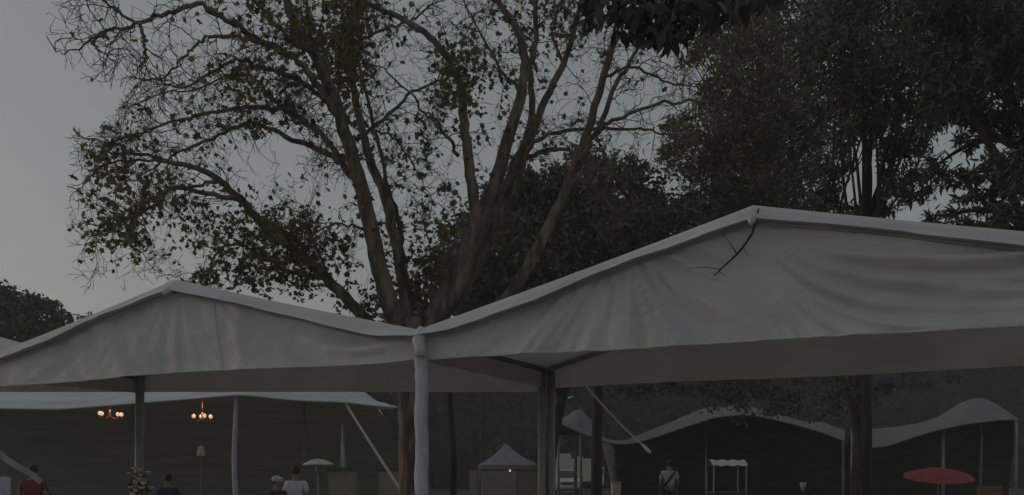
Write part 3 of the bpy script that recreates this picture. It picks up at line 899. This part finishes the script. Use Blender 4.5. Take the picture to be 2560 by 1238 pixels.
limb([(1188, 575), (1240, 500), (1292, 400), (1330, 290), (1325, 178), (1339, 90), (1339, 0), (1345, -60)], 30, 12, .4, 1.0)
limb([(1312, 398), (1367, 374), (1422, 378), (1470, 405), (1538, 439), (1600, 500)], 15, 5, .8, .2)
limb([(1295, 420), (1339, 357), (1394, 330), (1483, 323), (1586, 323), (1641, 330), (1720, 345)], 16, 4, .6, -.6)
limb([(1490, 335), (1518, 309), (1621, 268), (1724, 251), (1799, 261)], 14, 5, -.8, -1.8)
limb([(1510, 190), (1580, 170), (1660, 200), (1720, 215)], 10, 4, -.8, -1.8)
limb([(1463, 405), (1490, 467), (1530, 520)], 10, 4, -.5, -.8)
limb([(1147, 391), (1113, 336), (1058, 281), (1024, 233), (960, 170)], 11, 4, -.5, -1.6)
limb([(890, 350), (969, 288), (1030, 233), (1099, 199), (1150, 150)], 12, 5, -.4, .8)
limb([(880, 115), (900, 103), (955, 75), (1017, 55), (1080, 10)], 12, 5, .8, -.6)
limb([(862, 330), (809, 176 + 60), (760, 165), (703, 123), (622, 85), (564, 48), (494, 13), (420, 32), (340, 59), (260, 85), (233, 107), (255, 131)], 22, 5, -.8, -2.6)
limb([(703, 123), (622, 99), (559, 91), (505, 99), (473, 133), (428, 176), (395, 200)], 12, 4, -1.4, -2.2)
limb([(351, 55), (355, 80), (361, 107), (360, 130), (362, 150)], 10, 6, -2.2, -2.25)
limb([(873, 310), (814, 251), (740, 197), (665, 171), (596, 149), (558, 165), (473, 213), (409, 213)], 18, 4, -.6, -1.8)
limb([(870, 400), (846, 384), (788, 325), (713, 277), (633, 267), (559, 277), (473, 293), (388, 320), (320, 350)], 20, 4, -.5, -1.0)
limb([(900, 470), (857, 410), (793, 368), (713, 341), (644, 309), (564, 330), (494, 363), (420, 395), (350, 440)], 22, 4, -.3, .8)
limb([(793, 330), (730, 290), (692, 256), (665, 229), (638, 197), (580, 187), (484, 224), (399, 235), (320, 270)], 12, 3, -.8, .3)
limb([(960, 850), (905, 790), (830, 710), (756, 640), (676, 581), (612, 512), (553, 453), (494, 421), (420, 405), (356, 384), (276, 384)], 40, 6, .2, -1.2)
limb([(601, 501), (516, 485), (441, 469), (367, 528), (300, 555), (249, 565)], 15, 4, -.7, -1.5)
limb([(800, 690), (720, 680), (650, 640), (590, 610), (545, 630), (515, 690)], 16, 5, 0, .6)
limb([(830, 710), (780, 600), (760, 540), (700, 510)], 9, 3, 0, 1.0)
limb([(553, 453), (470, 470), (390, 490), (330, 560), (340, 620)], 10, 3, -.8, -.4)
limb([(930, 590), (870, 560), (800, 575), (740, 620)], 10, 3, -.4, -1.0)
limb([(420, 405), (330, 400), (250, 420), (205, 470)], 8, 3, -1.0, -1.2)
limb([(388, 320), (300, 350), (230, 350), (190, 330)], 6, 2, -1.0, -1.3)
limb([(340, 59), (290, 20), (230, -10), (170, -20)], 8, 3, -2.3, -2.6)
limb([(260, 85), (210, 110), (170, 130), (140, 130)], 6, 2, -2.5, -2.8)
limb([(785, 135), (720, 100), (660, 30), (600, -20)], 14, 5, -1.0, -2.0)
limb([(832, 235), (800, 110), (770, 20), (760, -50)], 14, 6, -.8, .6)
limb([(930, 330), (980, 340), (1040, 420), (1080, 500)], 8, 3, .3, -.6)
limb([(1075, 830), (1060, 730), (1075, 640), (1060, 560)], 10, 3, .2, .8)
limb([(1305, 226), (1250, 170), (1190, 60), (1150, -20)], 12, 5, .5, 1.4)
limb([(1408, 158), (1380, 90), (1400, 10), (1420, -50)], 12, 6, 1.4, 2.0)
wood = trunk
for c, r in limbs:
    wood.tube(c, r, 9 if r[0] > .05 else 6)
wood.build('trunk', BARK, tree)

# leaf likelihood over the picture of the crown: (px, py, rx, ry, w)
BL = [(380, 490, 170, 90, .62), (260, 400, 80, 80, .35), (320, 590, 70, 50, .9), (560, 560, 130, 70, 1.0), (600, 690, 130, 60, 1.3), (700, 620, 110, 110, .7),
      (830, 600, 120, 160, .55), (920, 720, 80, 100, 1.0), (780, 110, 110, 110, .7), (870, 190, 40, 110, 1.2), (1150, 190, 55, 90, 1.3), (1330, 80, 110, 100, .6),
      (1060, 480, 120, 180, .35), (1050, 690, 70, 100, .9), (1210, 420, 120, 150, .35), (640, 200, 110, 60, .35), (820, 10, 200, 50, .8), (540, 10, 70, 25, .6),
      (740, 720, 90, 50, 1.0), (1290, 300, 130, 120, .25), (250, 500, 60, 90, .8), (480, 300, 160, 80, .22), (1000, 120, 120, 120, .2), (1500, 150, 150, 130, .08), (230, 70, 110, 70, .06)]
def leaf_w(p):
    px = 1280 + p.x / p.y * F
    py = HY - (p.z - CH) / p.y * F
    return sum(w_ * math.exp(-((px - x) / rx) ** 2 - ((py - y) / ry) ** 2) for x, y, rx, ry, w_ in BL), px, py
twigs = MB()
leaf_pts = []
def grow(p, d, L, r, level, droop):
    n = max(4, int(L / .055))
    pts, rad = [p], [r]
    d = d.normalized()
    curl = Vector((random.gauss(0, 1), random.gauss(0, 1), random.gauss(0, 1))) * .10
    for i in range(n):
        qx, qy = 1280 + p.x / p.y * F, HY - (p.z - CH) / p.y * F
        if qx < (120 if qy < 215 else (330 - .6 * (qy - 215) if qy < 330 else 175)) and random.random() < .8: break   # outer limit of the crown
        if random.random() < .15: curl = Vector((random.gauss(0, 1), random.gauss(0, 1), random.gauss(0, 1))) * .13
        d = (d + curl + Vector((random.gauss(0, .20), random.gauss(0, .20), random.gauss(0, .20) - droop * i / n))).normalized()
        p = p + d * (L / n)
        pts.append(p); rad.append(max(.0034, r * (1 - .7 * (i + 1) / n)))
        if level < 2 and random.random() < (.46 if level == 0 else .26):
            s = Vector((random.gauss(0, 1), random.gauss(0, 1), random.gauss(0, 1)))
            grow(p, d * .7 + s.normalized() * .9, L * random.uniform(.3, .55), max(.004, rad[-1] * .75), level + 1, droop * 1.2)
    if len(pts) < 2: return
    twigs.tube(pts, rad, 4, False)
    wgt, px, py = leaf_w(pts[len(pts) // 2])
    for q in pts[1:]:
        k = wgt * (0.6 if level else .35)
        if fbm(px / 45, py / 45, 9.0) < -.05: k *= .3
        if px < 600 and 330 < py < 680: k *= .6
        for _ in range(3):
            if random.random() < k * .27:
                leaf_pts.append(q + Vector((random.gauss(0, .045), random.gauss(0, .045), random.gauss(-.03, .045))))
for li, (c, r) in enumerate(limbs):
    n = len(c)
    for i in range(2, n):
        if r[i] > .16: continue
        seg = (c[i] - c[i - 1]).length
        dens = 7.0 if r[i] < .06 else 2.6
        wgt, px, py = leaf_w(c[i])
        if py > 800: continue
        kk = seg * dens * (0.75 + .6 * min(1, wgt))
        cnt = int(kk) + (random.random() < kk % 1)
        for _ in range(cnt):
            t = (c[i] - c[i - 1]).normalized()
            s = Vector((random.gauss(0, 1), random.gauss(0, .8), random.gauss(.1, 1)))
            s = (s - t * s.dot(t)).normalized()
            L = random.uniform(.35, 1.15) * (1 if r[i] < .06 else .8)
            left = px < 700
            grow(c[i], s * 1.0 + t * .7, L, min(.0095, r[i] * .6), 0, .10 if left else .02)
    # tip continues as twigs
    for _ in range(2):
        t = (c[-1] - c[-3]).normalized()
        grow(c[-1], t + Vector((random.gauss(0, .5), random.gauss(0, .5), random.gauss(0, .5))), random.uniform(.5, 1.1), .009, 0, .1)
# leaf tufts close to the stems
for (x, y, rx, ry, n, dd) in ((870, 190, 35, 100, 260, .4), (1150, 200, 50, 70, 380, -.9), (640, 325, 25, 18, 50, -.2), (600, 170, 40, 30, 50, -1.4), (690, 690, 150, 45, 420, .2), (900, 770, 50, 50, 220, .1),
                              (560, 590, 110, 50, 260, -.3), (400, 470, 140, 70, 200, -.9), (1040, 720, 45, 80, 220, .3), (820, 120, 60, 90, 220, -.4), (1330, 60, 70, 60, 180, .9), (280, 560, 50, 50, 90, -1.2), (335, 610, 35, 35, 90, -.8), (1440, 60, 60, 50, 90, 1.2)):
    for _ in range(n):
        g1, g2 = max(-1.6, min(1.6, random.gauss(0, 1))), max(-1.6, min(1.6, random.gauss(0, 1)))
        cx_, cy_ = x + g1 * rx * .75, y + g2 * ry * .75
        if fbm(cx_ / 38, cy_ / 38, 3) > -0.12:
            leaf_pts.append(P(cx_, cy_, TD + dd + random.gauss(0, .35)))
tw = twigs.build('twigs', BARK, tree)
leaf_pts = [p for p in leaf_pts if 1280 + p.x / p.y * F > (125 if HY - (p.z - CH) / p.y * F < 215 else 178)]
lp = np.array([tuple(p) for p in leaf_pts])
leaves_obj('crown', lp, .098, PLANE, LEAF_A, tree, .5)

def clump_tree(name, label, base, clumps, leaf_m, bark, size, shape, dens, group='dense trees behind the tents', trunk_r=.25, trunk_top=None, limbs_on=True, extra=None, droop=.3):
    """base (x,y); clumps (px,py,D,rx,ry) in photo pixels at their own depth"""
    bx, by = base
    root = empty(name, (bx, by, 0), label, 'tree', group)
    pts = []
    m = MB()
    tt = Vector(trunk_top) if trunk_top else Vector((bx, by, 5))
    tp = bez([(bx, by, -.1), (bx + .05, by, tt.z * .35), (lerp(bx, tt.x, .6) - .06, lerp(by, tt.y, .6), tt.z * .7), tuple(tt)], 5)
    n = len(tp)
    m.tube(tp, [trunk_r * lerp(1.25 if i == 0 else 1, .5, i / (n - 1)) for i in range(n)], 12)
    for (px, py, D, rx, ry) in clumps:
        c = P(px, py, D); ax, az = rx / F * D, ry / F * D
        k = max(20, int(dens * rx * ry / 1000))
        # sub-clumps give the light and dark lumps
        ns = max(4, int(k / 55))
        sc = rng.normal(size=(ns, 3)) * .55
        sc = sc / np.maximum(1, np.linalg.norm(sc, axis=1, keepdims=True))
        w_ = rng.integers(0, ns, k)
        q = sc[w_] + rng.normal(size=(k, 3)) * .21
        pts.append(np.array(c) + q * (ax, (ax + az) / 2, az))
        if limbs_on:
            j = tp[min(n - 1, max(n // 3, int(n * random.uniform(.5, 1.0))))]
            mid = j.lerp(c, .5) + Vector((random.gauss(0, .2), random.gauss(0, .2), random.uniform(-.1, .35)))
            m.tube(bez([j, mid, c], 4), [lerp(trunk_r * .35, .015, i / 8) for i in range(9)], 6, False)
            for s_ in sc[:5]:
                e = c + Vector((s_[0] * ax, s_[1] * (ax + az) / 2, s_[2] * az))
                m.tube([mid.lerp(c, .6), mid.lerp(e, .7) + Vector((0, 0, .06)), e], [.018, .012, .006], 4, False)
    m.build('trunk', bark, root)
    if extra is not None: pts.append(extra)
    return leaves_obj('crown', np.concatenate(pts), size, shape, leaf_m, root, droop), root

# dark broad tree right behind the half-bare one
cl = []
for (x, y, rx, ry) in ((1250, 560, 90, 90), (1340, 530, 90, 90), (1430, 520, 90, 80), (1520, 500, 90, 70), (1600, 500, 80, 70), (1680, 540, 80, 60), (1220, 650, 90, 90), (1310, 650, 110, 90), (1420, 620, 110, 90),
                       (1530, 590, 110, 80), (1640, 600, 100, 60), (1740, 560, 90, 50), (1160, 640, 60, 90), (1130, 720, 60, 60), (1220, 750, 90, 60), (1320, 720, 100, 60), (1440, 690, 100, 60), (1560, 440, 60, 40), (1300, 480, 60, 50), (1830, 520, 90, 60),
                       (1180, 700, 60, 80), (1560, 640, 100, 50), (1380, 460, 60, 40)):
    cl.append((x, y, 24 + random.uniform(-1.5, 1.5), rx, ry))
clump_tree('broadleaf_tree', 'dark round leafy tree behind the slanting stems, above the tent roof', (1.11, 24), cl, LEAF_D, BARK_D, .19, OVAL, 230, trunk_r=.2, trunk_top=(1.9, 24, 5.5))
# sparse young foliage near the trunk fork
cl = [(1120, 600, 21 + random.uniform(-1, 1), 45, 60), (1110, 680, 21, 55, 60), (1150, 540, 21, 40, 40), (1090, 740, 21, 40, 50), (1210, 590, 21, 60, 60)]
clump_tree('sapling', 'thin leafy sapling filling the fork of the half-bare tree', (P(1130, HY, 21).x, 21), cl, LEAF_A, BARK_D, .13, OVAL, 36, trunk_r=.09, trunk_top=(P(1130, HY, 21).x, 21, 5.4))

# feathery trees on the right
cl = []
for (x, y, rx, ry) in ((1760, 330, 90, 70), (1830, 260, 90, 80), (1850, 360, 100, 90), (1800, 430, 110, 70), (1760, 480, 70, 50), (1900, 460, 100, 70), (1930, 380, 90, 90), (1960, 280, 90, 90), (1890, 180, 90, 90), (1980, 190, 90, 80),
                       (1830, 150, 50, 60), (1700, 380, 50, 50), (1870, 520, 90, 40), (1990, 480, 80, 60), (2030, 390, 60, 70), (1690, 300, 40, 30), (1770, 230, 45, 40), (1800, 120, 40, 40), (1950, 90, 120, 90), (1870, 60, 50, 60), (1755, 95, 45, 45), (1790, 45, 60, 45), (1880, 10, 90, 50), (1735, 160, 30, 35), (2040, 300, 60, 60)):
    cl.append((x, y, 25 + random.uniform(-2, 2), rx, ry))
clump_tree('locust_tree', 'feathery olive tree whose outer twigs reach the half-bare tree', (P(2138, HY, 25).x, 25), cl, LEAF_O, BARK_D, .19, LANCE, 270, trunk_r=.24, trunk_top=(P(1950, HY, 25).x, 25, 10.0))
cl = []
for (x, y, rx, ry) in ((2100, 120, 100, 90), (2200, 90, 100, 90), (2090, 250, 80, 80), (2180, 230, 90, 80), (2070, 500, 50, 40), (2260, 180, 90, 90), (2250, 300, 80, 60), (2160, 320, 50, 30), (2080, 420, 40, 60), (2060, 540, 80, 30),
                       (2240, 400, 40, 60), (2270, 470, 60, 40), (2210, 520, 70, 30), (2300, 350, 50, 40), (2050, 40, 90, 60), (2150, 20, 90, 50), (2250, 20, 90, 50), (2120, 340, 40, 30), (2210, 420, 22, 30), (2320, 250, 60, 60), (2150, 540, 60, 25)):
    cl.append((x, y, 16 + random.uniform(-1.2, 1.2), rx, ry))
o, root = clump_tree('acacia_tree', 'tall dark tree with a forked trunk standing in a sky gap', (P(2160, HY, 16).x, 16), cl, LEAF_D, BARK_D, .15, LANCE, 235, trunk_r=.125, trunk_top=(P(2168, HY, 16).x, 16, 7.6))
m = MB()
m.tube(bez([P(2165, 560, 16), P(2172, 460, 16), P(2168, 380, 16), P(2140, 300, 16), P(2110, 210, 16.2)], 4), [.09, .085, .08, .075, .07, .066, .062, .058, .055, .05, .05, .045, .04, .035, .03, .025, .02], 7)
m.tube(bez([P(2185, 540, 16), P(2200, 450, 16.1), P(2215, 380, 16.1), P(2240, 300, 16.2)], 4), [.06, .058, .055, .05, .048, .045, .042, .04, .036, .03, .026, .022, .02], 7)
m.build('fork', BARK_D, root)
cl = []
for (x, y, rx, ry) in ((2360, 100, 100, 90), (2460, 90, 100, 90), (2560, 100, 100, 90), (2400, 200, 90, 80), (2500, 200, 90, 80), (2600, 220, 90, 90), (2360, 280, 70, 50), (2470, 290, 80, 40), (2560, 300, 80, 40), (2420, 350, 30, 25), (2520, 410, 80, 30), (2600, 430, 80, 50),
                       (2390, 430, 60, 30), (2460, 500, 80, 22), (2560, 530, 80, 25), (2340, 540, 40, 20), (2330, 420, 40, 25), (2340, 30, 100, 60), (2460, 20, 100, 60), (2570, 20, 90, 60), (2620, 340, 60, 60), (2440, 560, 70, 16), (2540, 470, 60, 18), (2700, 300, 90, 90), (2700, 120, 100, 90)):
    cl.append((x, y, 13 + random.uniform(-1.0, 1.0), rx, ry))
clump_tree('shade_tree', 'heavy dark tree with layered boughs at the picture edge', (P(2650, HY, 13).x, 13), cl, LEAF_D, BARK_D, .135, LANCE, 240, trunk_r=.24, trunk_top=(P(2620, HY, 13).x, 13, 7.0))

# big-leaved bough that hangs into the top of the picture, close to the camera
nb = empty('overhanging_tree', (4.3, 4.3, 0), 'near tree whose bough of big black leaves hangs in from the top', 'tree')
m = MB()
m.tube(bez([(4.3, 4.3, -.1), (4.25, 4.3, 2.2), (4.1, 4.4, 4.2), (3.6, 4.7, 5.5)], 5), [.22, .2, .19, .18, .17, .165, .16, .155, .15, .14, .13, .12, .11, .1, .09, .08], 12)
bough = bez([(4.1, 4.4, 4.2), P(2350, -60, 4.9), P(2000, -70, 5.0), P(1760, -30, 5.1), P(1600, 0, 5.1), P(1470, -10, 5.2)], 6)
for px_, py_ in ((1490, 45), (1555, 78), (1605, 70), (1650, 95), (1700, 85), (1760, 45), (1830, 30)):
    q_ = min(bough, key=lambda b: (b - P(px_, -10, 5.1)).length)
    m.tube([q_, q_.lerp(P(px_, py_, 5.1), .5) + Vector((.03, 0, .02)), P(px_, py_, 5.1)], [.008, .006, .003], 5)
m.tube(bough, [lerp(.08, .01, i / (len(bough) - 1)) for i in range(len(bough))], 8)
m.build('trunk', BARK_D, nb)
pts = []
for (x, y, rx, ry, n) in ((1490, 5, 45, 35, 40), (1575, 5, 50, 35, 60), (1660, 15, 55, 42, 85), (1735, 5, 60, 40, 75), (1810, -5, 70, 40, 80), (1700, 78, 22, 20, 12), (1555, 72, 18, 22, 10), (1665, 98, 16, 16, 7), (1650, 70, 45, 25, 46), (1600, 60, 45, 25, 34), (1480, 40, 25, 20, 20), (1890, -20, 60, 35, 60)):
    q = rng.normal(size=(n, 2)) * .55
    for a, b in q: pts.append(tuple(P(x + a * rx, y + b * ry, 5.1 + random.gauss(0, .15))))
n = len(pts)
pts = np.array(pts)
ax = rng.normal(size=(n, 3)) * .75 + np.array((0, 0, -1.0))
ax /= np.linalg.norm(ax, axis=1, keepdims=True)
nr = rng.normal(size=(n, 3)) * .6 + np.array((0, -1, .2)); nr /= np.linalg.norm(nr, axis=1, keepdims=True)
nr -= ax * (nr * ax).sum(1, keepdims=True); nr /= np.linalg.norm(nr, axis=1, keepdims=True)
NEAR = [(0, 0, 0), (.12, .11, .05), (.3, .19, .08), (.5, .2, .08), (.72, .13, .03), (.88, .05, -.05), (1, 0, -.14), (.88, -.05, -.05), (.72, -.13, .03), (.5, -.2, .08), (.3, -.19, .08), (.12, -.11, .05)]
v, k = leaf_mesh(pts, nr, ax, .125 * rng.uniform(.45, 1.25, n), NEAR)
me = bpy.data.meshes.new('crown')
me.from_pydata(v.tolist(), [], [tuple(range(i * k, i * k + k)) for i in range(n)])
link('crown', me, LEAF_N, nb)

# round tree far left
cl = [(x, y, 34 + random.uniform(-1.2, 1.2), rx, ry) for (x, y, rx, ry) in ((20, 760, 60, 40), (80, 765, 60, 35), (60, 800, 80, 45), (130, 800, 45, 35), (0, 820, 70, 40), (110, 830, 50, 30), (-60, 790, 70, 60), (-40, 740, 60, 40), (150, 780, 25, 25), (40, 850, 100, 40))]
clump_tree('round_tree', 'small round yellow-green tree beyond the tents against open sky', (P(30, HY, 34).x, 34), cl, LEAF_Y, BARK_D, .20, OVAL, 320, group='trees far beyond the tents', trunk_r=.3, trunk_top=(P(30, HY, 34).x, 34, 6.5))
cl = [(205, 795, 46, 22, 12), (225, 788, 46, 8, 6), (190, 815, 46, 20, 14)]
clump_tree('shrub_tree', 'tiny treetop peeping over the roof beside the round tree', (P(205, HY, 46).x, 46), cl, LEAF_D, BARK_D, .2, OVAL, 110, group='trees far beyond the tents', trunk_r=.15, trunk_top=(P(205, HY, 46).x, 46, 8))
# low boughs over the stretch tents and shade under the trees
cl = [(x, y, 23 + random.uniform(-1, 1), rx, ry) for (x, y, rx, ry) in ((1830, 1000, 60, 30), (1900, 1010, 60, 30), (1960, 1020, 50, 25), (1780, 960, 90, 40), (1900, 950, 90, 40), (2020, 960, 90, 50), (2120, 980, 70, 50), (1650, 960, 90, 40), (2200, 950, 80, 40), (2030, 1040, 30, 12), (1560, 970, 70, 30), (2320, 950, 80, 25), (1860, 1045, 30, 14))]
clump_tree('yew_tree', 'low dark drooping tree in front of the sagging stretch tent', (P(2150, HY, 23).x, 23), cl, LEAF_D, BARK_D, .13, OVAL, 120, trunk_r=.19, trunk_top=(P(2155, HY, 23).x, 23, 5.5), limbs_on=False)
for (px, D, r, h, label) in ((1203, 44, .13, 9, 'thin dark tree trunk just behind the narrow beige stand'), (1438, 50, .11, 10, 'thin dark trunk standing before the cream box truck'), (1490, 29, .22, 13, 'thick dark trunk under the peaked end of the stretch tent')):
    x = P(px, HY, D).x
    cl = [(px + random.uniform(-60, 60), HY - (h - CH + random.uniform(-2, 1)) / D * F, D + random.uniform(-1, 1), 70, 45) for _ in range(5)]
    clump_tree('woodland_tree', label, (x, D), cl, LEAF_D, BARK_D, .22, OVAL, 70, group='slender trees beyond the stands', trunk_r=r, trunk_top=(x + .3, D, h - 1))

# far wood closing the view
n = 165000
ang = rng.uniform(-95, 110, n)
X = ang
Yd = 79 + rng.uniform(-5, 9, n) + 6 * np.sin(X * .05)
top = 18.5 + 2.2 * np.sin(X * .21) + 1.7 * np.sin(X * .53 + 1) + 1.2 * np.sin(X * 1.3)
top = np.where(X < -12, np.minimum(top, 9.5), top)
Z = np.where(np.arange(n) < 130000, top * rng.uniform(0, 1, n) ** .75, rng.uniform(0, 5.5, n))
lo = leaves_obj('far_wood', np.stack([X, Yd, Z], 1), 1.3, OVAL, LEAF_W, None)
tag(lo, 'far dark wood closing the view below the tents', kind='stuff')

LIFT_HAZE = 0.0026  # density of a thin volume added only to lift the dark tones
if LIFT_HAZE > 0:
    bm_ = MB(); bm_.box((0, 55, 12.0), (322, 194, 26.0))
    hm = bpy.data.materials.new('tone_lift_haze'); hm.use_nodes = True
    nn = hm.node_tree.nodes; nn.remove(nn['Principled BSDF'])
    pv = nn.new('ShaderNodeVolumePrincipled'); pv.inputs['Color'].default_value = (.9, .9, .9, 1); pv.inputs['Density'].default_value = LIFT_HAZE
    hm.node_tree.links.new(pv.outputs[0], nn['Material Output'].inputs['Volume'])
    hz = tag(bm_.build('tone_lift_volume', hm), kind='stuff')
